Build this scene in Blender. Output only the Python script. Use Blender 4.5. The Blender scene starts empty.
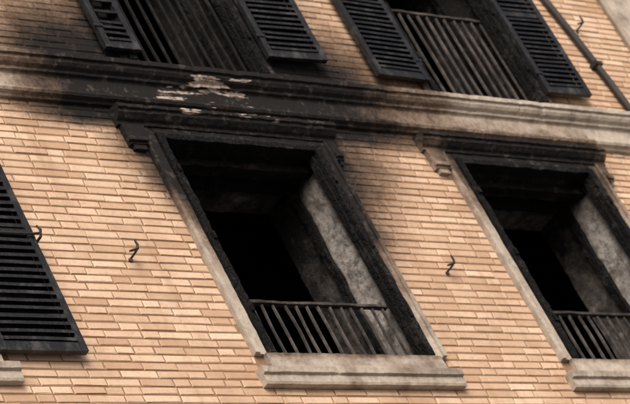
import bpy, math, random
import numpy as np
from mathutils import Matrix, Vector, noise
random.seed(7)
scene=bpy.context.scene
S=2.317
# ------------------------------------------------------------------ materials
class NT:
    def __init__(s,name):
        s.m=bpy.data.materials.new(name); s.m.use_nodes=True
        s.t=s.m.node_tree; s.n=s.t.nodes; s.l=s.t.links
        s.b=s.n['Principled BSDF']; s.tc=s.n.new('ShaderNodeTexCoord')
    def put(s,node,sock,v):
        if v is None: return
        i=node.inputs[sock]
        if isinstance(v,bpy.types.NodeSocket): s.l.new(v,i)
        elif isinstance(v,(tuple,list)) and len(v)==3 and i.type=='RGBA': i.default_value=(*v,1)
        else: i.default_value=v
    def vec(s,stretch):
        v=s.tc.outputs['Object']
        if stretch:
            mp=s.n.new('ShaderNodeMapping'); mp.inputs['Scale'].default_value=stretch
            s.l.new(v,mp.inputs['Vector']); v=mp.outputs[0]
        return v
    def noise(s,scale,detail=4,rough=.6,stretch=None,dist=0):
        n=s.n.new('ShaderNodeTexNoise'); s.l.new(s.vec(stretch),n.inputs['Vector'])
        n.inputs['Scale'].default_value=scale;n.inputs['Detail'].default_value=detail
        n.inputs['Roughness'].default_value=rough;n.inputs['Distortion'].default_value=dist
        return n.outputs['Fac']
    def cracks(s,scale,stretch=None):
        n=s.n.new('ShaderNodeTexVoronoi');n.feature='DISTANCE_TO_EDGE'
        s.l.new(s.vec(stretch),n.inputs['Vector']);n.inputs['Scale'].default_value=scale
        return n.outputs['Distance']
    def attr(s,name):
        a=s.n.new('ShaderNodeAttribute');a.attribute_name=name;return a.outputs['Fac']
    def math(s,op,a,b=0.0,c=None):
        n=s.n.new('ShaderNodeMath');n.operation=op
        s.put(n,0,a);s.put(n,1,b)
        if c is not None:s.put(n,2,c)
        return n.outputs[0]
    def ss(s,v,a,b,lo=0.0,hi=1.0):
        n=s.n.new('ShaderNodeMapRange');n.interpolation_type='SMOOTHSTEP'
        s.put(n,'Value',v)
        n.inputs['From Min'].default_value=a;n.inputs['From Max'].default_value=b
        n.inputs['To Min'].default_value=lo;n.inputs['To Max'].default_value=hi
        return n.outputs[0]
    def mix(s,f,a,b,mode='MIX'):
        n=s.n.new('ShaderNodeMix');n.data_type='RGBA';n.blend_type=mode
        s.put(n,0,f)
        for i,v in ((6,a),(7,b)):
            if isinstance(v,bpy.types.NodeSocket): s.l.new(v,n.inputs[i])
            else: n.inputs[i].default_value=(*v,1)
        return n.outputs[2]
    def finish(s,col,rough=.85,bump=None,bs=.3,bd=.01,spec=.3):
        s.put(s.b,'Base Color',col);s.put(s.b,'Roughness',rough)
        s.b.inputs['Specular IOR Level'].default_value=spec
        if bump is not None:
            n=s.n.new('ShaderNodeBump');n.inputs['Strength'].default_value=bs;n.inputs['Distance'].default_value=bd
            s.l.new(bump,n.inputs['Height']);s.l.new(n.outputs[0],s.b.inputs['Normal'])
        return s.m

def stained(name,c1,c2,dark,chips=False,chipcol=(.40,.335,.29),brown=(.145,.090,.058),black=(.010,.009,.009),sc=3.0,bs=.35,var=.5,na=.75,ash=.35,mott=None,pale=None):
    t=NT(name)
    tint=t.attr('tint')
    col=t.mix(tint,c1,c2)
    n1=t.noise(sc,5,.65)
    col=t.mix(t.ss(n1,.45,.75,0,var),col,dark)
    if pale: col=t.mix(t.ss(n1,.5,.28,0,.5),col,pale)
    n4=t.noise(1.3,4,.7,stretch=(5,5,.9))
    col=t.mix(t.ss(n4,.50,.78,0,.55),col,dark)
    n2=t.noise(6,5,.7,dist=.4); n3=t.noise(38,3,.7)
    col=t.mix(t.ss(n3,.42,.75,0,.35),col,dark)
    if mott:
        col=t.mix(t.ss(t.noise(mott[0],6,.75),.44,.62,0,.85),col,mott[1])
    s=t.attr('soot')
    nn=t.math('ADD',t.math('MULTIPLY',t.math('SUBTRACT',n2,.5),na),t.math('MULTIPLY',t.math('SUBTRACT',n3,.5),.45))
    edge=t.math('MULTIPLY',t.math('MULTIPLY',s,t.math('SUBTRACT',1.25,s)),1.9)
    s2=t.math('ADD',s,t.math('MULTIPLY',nn,edge))
    col=t.mix(t.ss(s2,.0,.58,0,.86),col,brown)
    col=t.mix(t.ss(s2,.26,.88),col,black)
    n5=t.noise(14,4,.75)
    col=t.mix(t.math('MULTIPLY',t.ss(n5,.52,.74,0,ash),t.ss(s2,.5,.9)),col,(.13,.105,.09))
    b=t.noise(60,3,.7)
    if chips:
        ch=t.attr('chip')
        n6=t.noise(11,5,.62,dist=.25,stretch=(.30,1,1.9))
        cf=t.ss(t.math('ADD',n6,t.math('MULTIPLY',t.math('SUBTRACT',ch,1.0),.6)),.50,.545)
        n7=t.noise(20,5,.7)
        col=t.mix(cf,col,t.mix(t.ss(n7,.44,.66),chipcol,(.14,.095,.075)))
        b=t.math('SUBTRACT',t.math('ADD',b,t.math('MULTIPLY',n2,1.5)),t.math('MULTIPLY',cf,.8))
    return t.finish(col,.88,b,bs,.006,.2)

M={}
M['brick']=stained('brick_mat',(.455,.298,.190),(.66,.478,.342),(.34,.205,.125),sc=2.2,var=.5,pale=(.63,.50,.39))
M['mortar']=stained('mortar_mat',(.25,.155,.098),(.25,.155,.098),(.16,.10,.068),sc=4,var=.5)
M['stone']=stained('stone_trim_mat',(.40,.35,.29),(.45,.39,.325),(.16,.13,.104),chips=True,sc=5,var=.85,na=1.2,ash=.5)
M['reveal']=stained('reveal_plaster_mat',(.42,.39,.36),(.44,.405,.37),(.17,.15,.135),brown=(.10,.088,.08),sc=7,var=.8,bs=.9,na=1.2,mott=(12,(.10,.088,.08)),ash=.5)

def char_mat(name,c,hi,rough=.55,th=(.5,.72),amt=.6,bs=.6,grain=(8,8,1),spec=.3,crack=None):
    t=NT(name)
    n=t.noise(7,6,.75);g=t.noise(20,4,.7,stretch=grain)
    col=t.mix(t.ss(n,th[0],th[1],0,amt),c,hi)
    col=t.mix(t.ss(g,.52,.78,0,.4),col,hi)
    h=g
    if crack:
        cr=t.cracks(crack,(1,1,.6));k=t.ss(cr,.0,.10)
        col=t.mix(k,(.002,.002,.002),col)
        h=t.math('ADD',g,t.math('MULTIPLY',k,1.2))
    r=t.ss(g,.3,.7,rough-.15,rough+.25)
    return t.finish(col,r,h,bs,.004,spec)
M['char']=char_mat('charred_wood_mat',(.004,.0037,.0036),(.05,.043,.039),.7,(.50,.72),.7,.9,spec=.14,crack=34)
M['shutter']=char_mat('shutter_paint_mat',(.011,.011,.012),(.085,.083,.082),.42,(.48,.7),.6,bs=.25,spec=.32)
M['ash']=char_mat('scorched_railing_mat',(.022,.0195,.018),(.12,.10,.09),.75,(.4,.7),.7,spec=.2)
M['ash2']=char_mat('scorched_railing_dark_mat',(.005,.0046,.0043),(.032,.028,.025),.75,(.45,.7),.6,spec=.15)
M['iron']=char_mat('iron_mat',(.025,.021,.019),(.09,.06,.045),.6)
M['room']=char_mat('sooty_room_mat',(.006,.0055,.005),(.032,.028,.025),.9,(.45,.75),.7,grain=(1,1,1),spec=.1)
t=NT('pipe_mat');M['pipe']=t.finish(t.mix(t.ss(t.noise(6,6),.4,.7),(.018,.016,.016),(.05,.041,.036)),.5)
t=NT('asphalt_mat');M['asphalt']=t.finish(t.mix(t.noise(3,8,.7),(.04,.04,.04),(.065,.063,.06)),.9,t.noise(200,3),.4)
t=NT('paving_mat');M['paving']=t.finish(t.mix(t.noise(2,8,.7),(.20,.19,.18),(.28,.27,.25)),.9,t.noise(80,3),.4)
t=NT('paint_mat');M['paint']=t.finish(t.mix(t.noise(9,8,.7),(.6,.6,.58),(.8,.8,.78)),.8)
t=NT('plaster_mat');M['plaster']=t.finish(t.mix(t.noise(2,8,.7),(.40,.34,.27),(.33,.27,.21)),.9,t.noise(50,5),.3)

# ------------------------------------------------------------------ soot field
def sm(a,b,x):
    if a==b: return float(x>=b)
    u=min(1,max(0,(x-a)/(b-a)));return u*u*(3-2*u)
def soot(x,z):
    s=0
    wob=.12*noise.noise(Vector((x*2.3,5.1,z*2.3)))+.04*noise.noise(Vector((x*7,1.1,z*7)))
    if z<1.80:
        if x<.6:
            d=max(0,-x)+wob*.5; wd=.13+.44*sm(.7,1.6,z)
            s=max(s,(1-sm(-.08,wd,d))*sm(.30,1.35,z)*1.0)
        else:
            d=max(0,x-1.21)+wob*.8; wd=.27+.74*sm(.4,1.6,z)
            s=max(s,(1-sm(-.26,wd,d))*sm(-.25,1.05,z)*1.0)
        d=max(0,S-x,x-(S+1.21))+wob*.5; s=max(s,(1-sm(0,.2,d))*sm(.7,1.7,z)*.65)
        s=max(s,(1-sm(0,.35,d))*sm(1.4,1.72,z)*.65)
    if z>1.55:
        xx=x+wob*2
        L=sm(-1.3,-.3,xx); Rr=1-sm(1.35,3.0,xx)
        v=sm(1.55,1.75,z)*(1-sm(2.1,2.95,z)*.75)
        s=max(s,L*Rr*v)
        if 2.2<x<3.7: s=max(s,.4*sm(1.6,1.8,z)*(1-sm(1.85,2.1,z)))
    if z>2.1:
        if x<.6: d=max(0,.1-x);wd=.55
        else: d=max(0,x-1.16);wd=1.1
        s=max(s,(1-sm(-.1,wd,d+wob))*(1-.22*sm(2.4,3.2,z)))
        d=max(0,2.5-x,x-3.52); s=max(s,(1-sm(0,.32,d+wob))*.55)
    return s

# ------------------------------------------------------------------ mesh builder
class MB:
    def __init__(s): s.v=[];s.f=[];s.tint=[];s.soot=[];s.chip=[]
    def vert(s,p,so=None,ti=.5,ch=None):
        s.v.append(tuple(p)); s.soot.append(soot(p[0],p[2]) if so is None else so)
        s.tint.append(ti); s.chip.append(0 if ch is None else ch)
        return len(s.v)-1
    def obj(s,name,mat,parent=None,smooth=False,mw=None):
        me=bpy.data.meshes.new(name);me.from_pydata(s.v,[],s.f);me.update()
        for nm,arr in (('soot',s.soot),('tint',s.tint),('chip',s.chip)):
            a=me.attributes.new(nm,'FLOAT','POINT');a.data.foreach_set('value',arr)
        me.materials.append(mat)
        if smooth: me.polygons.foreach_set('use_smooth',[True]*len(me.polygons))
        o=bpy.data.objects.new(name,me);scene.collection.objects.link(o)
        if parent: o.parent=parent
        if mw is not None:o.matrix_world=mw
        return o
    def box(s,x0,x1,y0,y1,z0,z1,step=.06,jit=0.0,so=None,ch=None,ti=None):
        if ti is None: ti=random.random()
        n=[max(1,min(80,int(math.ceil((b-a)/step)))) for a,b in ((x0,x1),(y0,y1),(z0,z1))]
        idx={}
        def P(i,j,k):
            q=(i,j,k)
            if q in idx:return idx[q]
            p=Vector((x0+(x1-x0)*i/n[0],y0+(y1-y0)*j/n[1],z0+(z1-z0)*k/n[2]))
            if jit:
                p=p+noise.noise_vector(p*9+Vector((3.1,7,1)))*jit+noise.noise_vector(p*31)*jit*.8
            sv=so(p.x,p.y,p.z) if callable(so) else so
            cv=ch(p.x,p.y,p.z) if callable(ch) else ch
            idx[q]=s.vert(p,sv,ti,cv);return idx[q]
        for i in range(n[0]):
            for k in range(n[2]):
                s.f.append((P(i,0,k),P(i+1,0,k),P(i+1,0,k+1),P(i,0,k+1)))
                s.f.append((P(i,n[1],k),P(i,n[1],k+1),P(i+1,n[1],k+1),P(i+1,n[1],k)))
            for j in range(n[1]):
                s.f.append((P(i,j,0),P(i,j+1,0),P(i+1,j+1,0),P(i+1,j,0)))
                s.f.append((P(i,j,n[2]),P(i+1,j,n[2]),P(i+1,j+1,n[2]),P(i,j+1,n[2])))
        for j in range(n[1]):
            for k in range(n[2]):
                s.f.append((P(0,j,k),P(0,j,k+1),P(0,j+1,k+1),P(0,j+1,k)))
                s.f.append((P(n[0],j,k),P(n[0],j+1,k),P(n[0],j+1,k+1),P(n[0],j,k+1)))
    def extr(s,prof,x0,x1,step=.05,jit=.0,so=None,ch=None):
        n=max(1,int((x1-x0)/step));m=len(prof);rows=[]
        for i in range(n+1):
            x=x0+(x1-x0)*i/n;r=[]
            nick=max(0,noise.noise(Vector((x*14,prof[3][1]*7,2.2)))-.35)*.03 if jit else 0
            for (y,z) in prof:
                p=Vector((x,y,z))
                if jit and y<0:
                    p=p+noise.noise_vector(p*5)*jit*.6+noise.noise_vector(p*34)*jit*.9
                    if y<-.05: p.y+=nick
                sv=so(p.x,p.y,p.z) if callable(so) else so
                cv=ch(p.x,p.y,p.z) if callable(ch) else ch
                r.append(s.vert(p,sv,.5,cv))
            rows.append(r)
        for i in range(n):
            for j in range(m):
                a,b=j,(j+1)%m
                s.f.append((rows[i][a],rows[i+1][a],rows[i+1][b],rows[i][b]))
        s.f.append(tuple(rows[0]));s.f.append(tuple(reversed(rows[-1])))
    def tube(s,pts,r,seg=8,so=0.0):
        pts=[Vector(p) for p in pts];rings=[]
        for i,p in enumerate(pts):
            d=(pts[min(i+1,len(pts)-1)]-pts[max(i-1,0)]).normalized()
            a=d.orthogonal().normalized() if i==0 else (rings_a-d*rings_a.dot(d)).normalized()
            rings_a=a;b=d.cross(a)
            rr=r[i] if isinstance(r,list) else r
            rings.append([s.vert(p+(a*math.cos(t)+b*math.sin(t))*rr,so,.5,0) for t in [2*math.pi*k/seg for k in range(seg)]])
        for i in range(len(rings)-1):
            for k in range(seg):
                s.f.append((rings[i][k],rings[i][(k+1)%seg],rings[i+1][(k+1)%seg],rings[i+1][k]))
        s.f.append(tuple(reversed(rings[0])));s.f.append(tuple(rings[-1]))

def empty(name,parent=None):
    e=bpy.data.objects.new(name,None);scene.collection.objects.link(e)
    if parent:e.parent=parent
    return e
bld=empty('apartment_building')

WL=[dict(x=0,w=1.21,z=0,h=1.60,up=False,lv=1.0),
    dict(x=S,w=1.21,z=0,h=1.60,up=False,lv=.8),
    dict(x=-2.98,w=1.21,z=0,h=1.60,up=False,lv=.3),
    dict(x=2*S,w=1.21,z=0,h=1.60,up=False,lv=.3),
    dict(x=.11,w=1.04,z=2.19,h=1.55,up=True,lv=1.0),
    dict(x=2.49,w=1.03,z=2.19,h=1.55,up=True,lv=.95),
    dict(x=-2.87,w=1.04,z=2.19,h=1.55,up=True,lv=.2)]
X0,X1,Z0,Z1=-5.0,8.0,-3.0,5.0
# ------------------------------------------------------------------ bricks
mb=MB()
CH=.0535;MT=.0100
nz=int((Z1-Z0)/CH)
CZ0,CZ1=1.80,2.10
def blocked(z0,z1):
    out=[]
    for w in WL:
        mg=.09 if not w['up'] else .06
        zb=w['z']-(.21 if not w['up'] else 0.0); zt=w['z']+w['h']+.1
        if z1>zb and z0<zt: out.append((w['x']-mg,w['x']+w['w']+mg))
    return sorted(out)
def brick(x0,x1,z0,z1):
    if x1-x0<.012:return
    ti=.5+.5*(random.random()-random.random())*1.25
    q=random.random()
    if q<.07: ti=-.6
    elif q<.10: ti=1.35
    y=random.uniform(-.0015,.0015);c=.003
    w=[random.uniform(-.0028,.0028) for _ in range(8)]
    a=[(x0+w[0],.008,z0+w[1]*.8),(x1+w[2],.008,z0+w[3]*.8),(x1+w[4],.008,z1+w[5]*.8),(x0+w[6],.008,z1+w[7]*.8)]
    tl=random.uniform(-.0008,.0008)
    A=[mb.vert((p[0],.008,p[2]),None,ti,0) for p in a]
    dx=[c,-c,-c,c];dz=[c,c,-c,-c]
    B=[mb.vert((a[i][0],y+.003,a[i][2]),None,ti,0) for i in range(4)]
    C=[mb.vert((a[i][0]+dx[i]*random.uniform(.5,3.0),y+(tl if i in(0,1) else -tl),a[i][2]+dz[i]*random.uniform(.5,2.2)),None,ti,0) for i in range(4)]
    for P,Q in ((A,B),(B,C)):
        for i in range(4):
            j=(i+1)%4; mb.f.append((P[i],P[j],Q[j],Q[i]))
    mb.f.append(tuple(C))
for r in range(nz):
    z0=Z0+r*CH+MT/2;z1=z0+CH-MT
    if z0>CZ0 and z1<CZ1: continue
    bl=blocked(z0,z1)
    x=X0-(r%2)*.11-random.uniform(0,.06)
    while x<X1:
        L=.218+random.uniform(-.026,.026)
        if random.random()<.22:L*=.55
        segs=[(max(x,X0),min(x+L-MT*.8,X1))]
        for b0,b1 in bl:
            ns=[]
            for a0,a1 in segs:
                if a1<=b0 or a0>=b1: ns.append((a0,a1))
                else:
                    if a0<b0:ns.append((a0,b0-.002))
                    if a1>b1:ns.append((b1+.002,a1))
            segs=ns
        for a0,a1 in segs: brick(a0,a1,z0,z1)
        x+=L
mb.obj('brick_wall',M['brick'],bld)
mb=MB()
xs=set(np.round(np.arange(X0,X1+.001,.1),3));zs=set(np.round(np.arange(Z0,Z1+.001,.1),3))
for w in WL:
    xs|={round(w['x'],3),round(w['x']+w['w'],3)};zs|={round(w['z'],3),round(w['z']+w['h'],3)}
xs=sorted(xs);zs=sorted(zs)
gi={}
def G(i,k):
    if (i,k) not in gi: gi[(i,k)]=mb.vert((xs[i],.0045,zs[k]),None,.5,0)
    return gi[(i,k)]
for i in range(len(xs)-1):
    for k in range(len(zs)-1):
        mx=(xs[i]+xs[i+1])/2;mz=(zs[k]+zs[k+1])/2
        if any(w['x']<mx<w['x']+w['w'] and w['z']<mz<w['z']+w['h'] for w in WL):continue
        mb.f.append((G(i,k),G(i+1,k),G(i+1,k+1),G(i,k+1)))
mb.obj('mortar_bed',M['mortar'],bld)

# ------------------------------------------------------------------ string-course cornice
mb=MB()
prof=[(.004,1.80),(-.022,1.80),(-.030,1.812),(-.052,1.822),(-.060,1.838),(-.056,1.856),(-.034,1.866),(-.030,1.880),
      (-.030,1.93),(-.030,1.975),(-.036,1.985),(-.052,1.992),(-.056,2.008),(-.078,2.022),(-.092,2.040),(-.095,2.062),(-.110,2.066),(-.112,2.098),(-.10,2.106),(.004,2.135)]
def cchip(x,y,z):
    a=.96*sm(.02,.2,x)*(1-sm(.85,1.02,x))*sm(1.83,1.87,z)*(1-sm(2.04,2.08,z))
    return max(a, .66*sm(-.6,0,x)*(1-sm(1.3,2.2,x)))
mb.extr(prof,X0,X1,.02,.003,None,cchip)
mb.obj('string_course_cornice',M['stone'],bld)

# ------------------------------------------------------------------ window builder
def build_window(w,idx):
    x0,W_,z0,h,up,lv=w['x'],w['w'],w['z'],w['h'],w['up'],w['lv'];x1=x0+W_;z1=z0+h
    win=empty('burnt_window',bld)
    D=.55
    mb=MB()
    def sR(x,y,z):
        u=(z-z0)/h
        if up: return min(1,lv)
        return min(1,lv*(.08+.64*sm(.24,.34,y)+.8*sm(.90,1.0,u)+.22*sm(.55,.9,u)+.5*(1-sm(.05,.13,y))))
    def sL(x,y,z): return lv
    def grid(fn,nu,nv,so):
        g=[[None]*(nv+1) for _ in range(nu+1)]
        for i in range(nu+1):
            for j in range(nv+1):
                p=Vector(fn(i/nu,j/nv));q=p+noise.noise_vector(p*8)*.007+noise.noise_vector(p*25)*.004
                g[i][j]=mb.vert(q,so(*p),.5,0)
        for i in range(nu):
            for j in range(nv): mb.f.append((g[i][j],g[i+1][j],g[i+1][j+1],g[i][j+1]))
    e=.008
    grid(lambda u,v:(x1-e,.01+u*D,z0+v*h),20,50,sR)
    grid(lambda u,v:(x0+e,.01+u*D,z0+v*h),20,50,sL)
    grid(lambda u,v:(x0+u*W_,.01+v*D,z1-e),40,20,lambda x,y,z:lv*(.95-.34*sm(.15,.45,y)) if not up else lv)
    grid(lambda u,v:(x0+u*W_,.01+v*D,z0+e),40,20,lambda x,y,z:lv*.6)
    mb.obj('reveal',M['reveal'],win)
    mb=MB()
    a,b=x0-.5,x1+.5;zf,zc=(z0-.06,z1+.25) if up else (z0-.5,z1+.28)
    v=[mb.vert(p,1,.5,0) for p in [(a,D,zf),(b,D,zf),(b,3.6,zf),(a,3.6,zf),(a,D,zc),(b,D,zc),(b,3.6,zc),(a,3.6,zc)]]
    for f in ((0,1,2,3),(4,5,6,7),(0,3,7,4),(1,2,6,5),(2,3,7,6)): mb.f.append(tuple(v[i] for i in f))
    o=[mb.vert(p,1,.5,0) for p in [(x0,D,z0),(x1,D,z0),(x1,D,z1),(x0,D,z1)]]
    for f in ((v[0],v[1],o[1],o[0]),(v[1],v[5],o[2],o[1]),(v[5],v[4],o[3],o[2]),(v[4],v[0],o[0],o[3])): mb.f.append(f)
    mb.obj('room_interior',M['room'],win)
    mb=MB()
    fw=.048
    pr=-.036
    mb.box(x0-.001,x0+fw,pr,.05,z0+.004,z1,.025,.006,1,0)
    mb.box(x1-fw,x1+.001,pr,.05,z0+.004,z1,.025,.006,1,0)
    mb.box(x0+fw+.002,x1-fw-.002,pr+.003,.05,z1-fw+.01,z1-.001,.025,.006,1,0)
    mb.box(x0+fw+.002,x0+fw+.018,.0,.045,z0+.01,z1-fw-.002,.03,.004,1,0)
    mb.box(x1-fw-.016,x1-fw-.002,.0,.045,z0+.01,z1-fw-.002,.03,.004,1,0)
    y0=.27
    mb.box(x0+.012,x0+.06,y0,y0+.06,z0+.012,z1-.012,.04,.008,1,0)
    mb.box(x1-.045,x1-.012,y0,y0+.05,z0+.012,z1-.012,.04,.009,1,0)
    mb.box(x0+.07,x1-.05,y0,y0+.06,z1-.07,z1-.012,.04,.009,1,0)
    mb.box(x0+.01,x1-.01,.10,.15,z1-.10,z1-.05,.04,.010,1,0)
    if lv>.5:
        for zz in (.28,.8,1.3):
            for xx in (x0+.027,x1-.027):
                mb.box(xx-.010,xx+.010,pr-.016,pr-.004,z0+zz,z0+zz+.05,.03,.002,1,0)
    mb.obj('charred_frame',M['char'],win)
    mb=MB()
    m=.088 if not up else .056
    def ss_(x,y,z): return min(1,soot(x,z)*1.05+.08*lv)
    zt=z1+.052
    for (a0,a1,o0,o1) in ((x0-m,x0-.003,x0-m,x0-m+.024),(x1+.003,x1+m,x1+m-.024,x1+m)):
        mb.box(a0,a1,-.018,.02,z0,zt,.04,.003,ss_)
        if not up: mb.box(o0-.002,o1+.002,-.032,-.0155,z0+.002,zt,.04,.003,ss_)
    mb.box(x0,x1,-.021,.02,z1+.003,zt-.002,.04,.003,1 if lv>.5 else ss_)
    mb.obj('stone_surround',M['stone'],win)
    if not up:
        mb=MB()
        def s0(x,y,z): return .08+.38*max(0,noise.noise(Vector((x*5,y*5,z*9))))+.35*sm(-.05,.0,z)*lv
        mb.box(x0-.03,x1+.035,-.034,.018,-.108,-.002,.02,.003,s0)
        prof=[(.01,-.222),(-.040,-.222),(-.046,-.208),(-.046,-.165),(-.062,-.157),(-.066,-.12),(-.058,-.112),(.01,-.112)]
        mb.extr(prof,x0-.135,x1+.10,.02,.0025,s0,0)
        mb.obj('stone_sill',M['stone'],win)
        mb=MB()
        def sh(x,y,z): return min(1,soot(x,z)+.3*lv) if lv>.5 else .1
        def hc(x,y,z):
            return (sm(x0+.1,x0+.25,x)*(1-sm(x0+.95,x0+1.05,x))*sm(z1+.075,z1+.12,z)*1.0) if lv>.9 else .45
        zb=z1+.05
        prof=[(.01,zb),(-.03,zb),(-.034,zb+.02),(-.052,zb+.028),(-.070,zb+.045),(-.078,zb+.052),(-.080,zb+.074),(-.094,zb+.078),(-.094,zb+.102),(.01,zb+.128)]
        mb.extr(prof,x0-.235,x1+.165,.02,.0045,sh,hc)
        for a0,a1 in ((x0-.215,x0-.092),(x1+.092,x1+.145)):
            mb.box(a0,a1,-.035,.012,z1-.10,zb-.002,.03,.004,sh)
            mb.box(a0-.008,a1-.003,-.052,-.0335,z1-.085,z1-.06,.03,.003,sh)
            mb.box(a0+.02,a1-.02,-.030,.012,z1-.135,z1-.102,.03,.003,sh)
        mb.obj('hood_moulding',M['stone'],win)
for i,w in enumerate(WL): build_window(w,i)

# ------------------------------------------------------------------ rest of the building
mb=MB();mb.box(X0,X1,.0,.02,-9.1,Z0,.5)
mb.obj('ground_floor_plaster',M['plaster'],bld)
mb=MB()
mb.extr([(.01,Z0-.14),(-.10,Z0-.14),(-.12,Z0-.06),(-.06,Z0),(.01,Z0)],X0,X1,.2,.0,0,0)
mb.obj('plinth_band',M['stone'],bld)
mb=MB()
for i in range(5):
    x=X0+.8+i*2.4
    mb.box(x-.12,x,-.06,-.001,-9.1,-6.2,.3);mb.box(x+1.3,x+1.42,-.06,-.001,-9.1,-6.2,.3);mb.box(x-.12,x+1.42,-.06,-.001,-6.197,-6.0,.3)
mb.obj('doorway_surrounds',M['stone'],bld)
mb=MB()
for i in range(5):
    x=X0+.8+i*2.4
    mb.box(x+.004,x+.647,-.03,-.001,-9.1,-6.21,.5);mb.box(x+.653,x+1.296,-.03,-.001,-9.1,-6.21,.5)
mb.obj('street_doors',M['char'],bld)
mb=MB();mb.box(X0,X1,5.0,5.2,-9.1,Z1,1.0);mb.box(X0-.2,X0-.002,.006,5.2,-9.1,Z1,1.0);mb.box(X1+.002,X1+.2,.006,5.2,-9.1,Z1,1.0)
mb.obj('side_walls',M['plaster'],bld)
mb=MB();mb.box(X0-.3,X1+.3,-.35,5.3,Z1+.002,Z1+.18,.8);mb.obj('roof_slab',M['stone'],bld)
mb=MB()
mb.box(4.76,5.25,-.03,.0,2.14,Z1,.08,.003,.06);mb.box(4.74,4.79,-.045,-.0315,2.14,Z1,.08,.003,.2)
mb.obj('pilaster_strip',M['stone'],bld)

# ------------------------------------------------------------------ shutters
def shutter(hx,z0,width,height,side,ang=0,off=.045,pitch=.05,rails=(),broken=0,seed=1,hinge=True,back=True):
    rr=random.Random(seed)
    mb=MB();st=.042;th=.034
    def X(a,b): return (a,b) if side>0 else (-b,-a)
    mb.box(*X(0,st),-th/2,th/2,0,height,.06,.002,0,0)
    mb.box(*X(width-st,width),-th/2,th/2,0,height,.06,.002,0,0)
    rz=[(0,.06),(height-.06,height)]+[(r-.025,r+.025) for r in rails]
    for a,b in rz: mb.box(*X(st+.0005,width-st-.0005),-th/2+.003,th/2-.003,a,b,.12,.001,0,0)
    rz.sort()
    for (a,b),(c,d) in zip(rz[:-1],rz[1:]):
        n=int((c-b)/pitch);p=(c-b)/n
        for i in range(n):
            if rr.random()<broken: continue
            z=b+(i+.5)*p; t=p*.20
            sg=rr.uniform(-.003,.003);sw=rr.uniform(-.004,.004);tw=rr.uniform(-.08,.06)
            xa,xb=X(st+.001,width-st-.001)
            pr=[(-.022,z-p*(.34+tw)-t),(-.024,z-p*(.30+tw)+t*.6),(.012,z+p*(.30+tw)+t),(.014,z+p*(.30+tw))]
            ids=[]
            for k in range(5):
                x=xa+(xb-xa)*k/4; dz=sg*math.sin(math.pi*k/4)+sw*(k/4-.5)
                ids.append([mb.vert((x,y,zz+dz),0,.5,0) for y,zz in pr])
            for k in range(4):
                for j in range(4): mb.f.append((ids[k][j],ids[k+1][j],ids[k+1][(j+1)%4],ids[k][(j+1)%4]))
            mb.f.append(tuple(ids[0]));mb.f.append(tuple(reversed(ids[-1])))
    if hinge:
        for zz in (.16,height-.2):
            mb.box(*X(-.02,.05),-th/2-.006,-th/2-.0015,zz,zz+.022,.05,0,0,0)
    if back: mb.box(*X(st+.001,width-st-.001),th/2+.0005,th/2+.003,.03,height-.03,.2,0,0,0)
    o=mb.obj('louvered_shutter',M['shutter'])
    o.matrix_world=Matrix.Translation((hx,-off,z0))@Matrix.Rotation(math.radians(ang),4,'Z')
    return o
shutter(-1.75,-.045,.53,1.62,1,0,.05,.05,rails=(.80,),seed=2)
shutter(-3.0,-.045,.53,1.62,-1,0,.05,.05,rails=(.80,),seed=3)
shutter(1.17,2.30,.455,1.42,1,-2,.06,.043,rails=(.72,),seed=4,broken=.04)
shutter(-.07,2.235,.25,1.42,1,0,.055,.043,rails=(.72,),seed=5,broken=.2,back=False)
shutter(2.47,2.25,.44,1.45,-1,1,.05,.043,rails=(.74,),seed=6)
shutter(3.535,2.26,.40,1.45,1,-2,.05,.043,rails=(.74,),seed=7)

# ------------------------------------------------------------------ railings
def railing(x0,x1,y,z0,z1,n,mat,seed,r=.010):
    rr=random.Random(seed);mb=MB()
    mb.box(x0,x1,y-.016,y+.016,z1-.018,z1,.05,.004,0,0)
    mb.box(x0,x1,y-.012,y+.012,z0+.03,z0+.05,.05,.002,0,0)
    for i in range(n):
        x=x0+(i+.5)*(x1-x0)/n+rr.uniform(-.006,.006)
        b=rr.uniform(-.006,.006);c=rr.uniform(-.008,.008)
        pts=[(x+b*math.sin(u*math.pi)+c*u*.5,y+c*math.sin(u*math.pi),z0+.052+(z1-.024-z0-.052)*u) for u in [k/6 for k in range(7)]]
        mb.tube(pts,[r*(1+rr.uniform(-.1,.1)) for _ in pts],6,0)
    return mb.obj('window_railing',mat)
railing(.035,1.165,.075,.0,.45,14,M['ash'],1)
railing(S+.035,S+1.165,.075,.0,.45,14,M['ash'],2)
railing(-2.95,-1.80,.075,.0,.45,14,M['ash2'],2)
railing(2.52,3.50,.07,2.19,3.03,12,M['ash'],3,.011)
railing(.14,1.12,.07,2.19,3.05,12,M['ash2'],4,.011)

def holdback(x,z,s=1.0,flip=1):
    mb=MB()
    mb.tube([(x,.01,z),(x,-.05*s,z),(x,-.075*s,z+.004)],.0065,7)
    mb.tube([(x-.055*s*flip,-.07*s,z-.012*s),(x-.02*s*flip,-.075*s,z-.004),(x,-.075*s,z+.004),(x+.012*s*flip,-.076*s,z+.03*s),(x+.004*flip*s,-.08*s,z+.06*s)],[.006,.008,.009,.008,.005],7)
    mb.tube([(x-.012,.0,z-.015),(x-.012,-.008,z-.015)],.012,8)
    mb.obj('shutter_holdback',M['iron'])
holdback(-.59,.66);holdback(1.72,.67,1,1);holdback(4.33,2.99)
mb=MB()
mb.tube([(-1.8,-.082,.72),(-1.5,-.083,.72),(-1.24,-.082,.725),(-1.19,-.085,.73)],.007,7)
mb.tube([(-1.205,.01,.70),(-1.205,-.09,.70),(-1.20,-.105,.735),(-1.21,-.10,.765)],[.007,.008,.008,.006],7)
mb.obj('shutter_holdback',M['iron'])
mb=MB()
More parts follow.
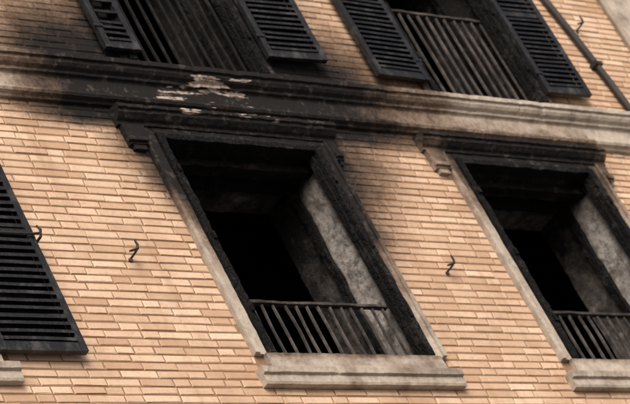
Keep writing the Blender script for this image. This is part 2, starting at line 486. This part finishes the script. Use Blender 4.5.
mb.tube([(4.30,-.035,2.20),(4.27,-.035,2.45),(4.22,-.035,2.8),(4.15,-.035,3.2),(4.0,-.035,4.0),(3.85,-.035,4.99)],.024,12)
for z,x in ((2.6,4.248),(3.6,4.075),(4.5,3.924)):
    mb.box(x-.034,x+.034,-.064,.004,z,z+.03,.05)
mb.obj('drain_pipe',M['pipe'],smooth=False)

# ------------------------------------------------------------------ ground
def sheet(name,a,b,c,d,z,mat):
    mb=MB();v=[mb.vert(p,0,.5,0) for p in ((a,c,z),(b,c,z),(b,d,z),(a,d,z))];mb.f.append(tuple(v));return mb.obj(name,mat)
sheet('ground',-800,800,-800,800,-9.25,M['paving'])
sheet('road',-300,300,-9.5,-3.0,-9.246,M['asphalt'])
mb=MB();mb.box(-300,300,-3.0,.0,-9.254,-9.1,30);mb.obj('pavement',M['paving'])
mb=MB()
for i in range(-20,20): mb.box(i*4,i*4+2,-6.3,-6.18,-9.2459,-9.242,3)
mb.obj('road_marking',M['paint'])

# ------------------------------------------------------------------ camera
R=np.array([[0.7573658589781482,-0.5093480564481251,-0.4086092424882355],[0.05058627504313358,0.6696354752329974,-0.740965153760107],[0.6510284052417006,0.5405116906247227,0.5329250677782498]])
cd=bpy.data.cameras.new('camera');cam=bpy.data.objects.new('camera',cd);scene.collection.objects.link(cam)
mw=Matrix.Identity(4)
for i in range(3):
    mw[i][0]=R[0][i];mw[i][1]=-R[1][i];mw[i][2]=-R[2][i]
mw[0][3],mw[1][3],mw[2][3]=-9.544254625729419,-8.730020347239197,-7.437957420859702
cam.matrix_world=mw
cd.sensor_fit='HORIZONTAL';cd.sensor_width=36;cd.lens=2808.428/630*36;cd.clip_end=3000;cd.clip_start=.1
cd.dof.use_dof=True;cd.dof.focus_distance=13.7;cd.dof.aperture_fstop=4.5
scene.camera=cam
# ------------------------------------------------------------------ light
sd=Vector((-.45,-.74,.64)).normalized()
el=math.asin(sd.z);az=math.atan2(sd.x,sd.y)
w=bpy.data.worlds.new('World');scene.world=w;w.use_nodes=True
nt=w.node_tree;bg=nt.nodes['Background'];sk=nt.nodes.new('ShaderNodeTexSky');sk.sky_type='NISHITA';sk.sun_disc=False
sk.sun_elevation=el;sk.sun_rotation=az;sk.dust_density=6;sk.air_density=.6;sk.ozone_density=.3
nt.links.new(sk.outputs[0],bg.inputs[0]);bg.inputs[1].default_value=.14
ld=bpy.data.lights.new('sun','SUN');ld.energy=2.75;ld.angle=math.radians(34);ld.color=(1,.968,.92)
lo=bpy.data.objects.new('sun',ld);scene.collection.objects.link(lo);lo.rotation_euler=sd.to_track_quat('Z','Y').to_euler()
scene.view_settings.view_transform='Standard';scene.view_settings.look='None';scene.view_settings.exposure=0
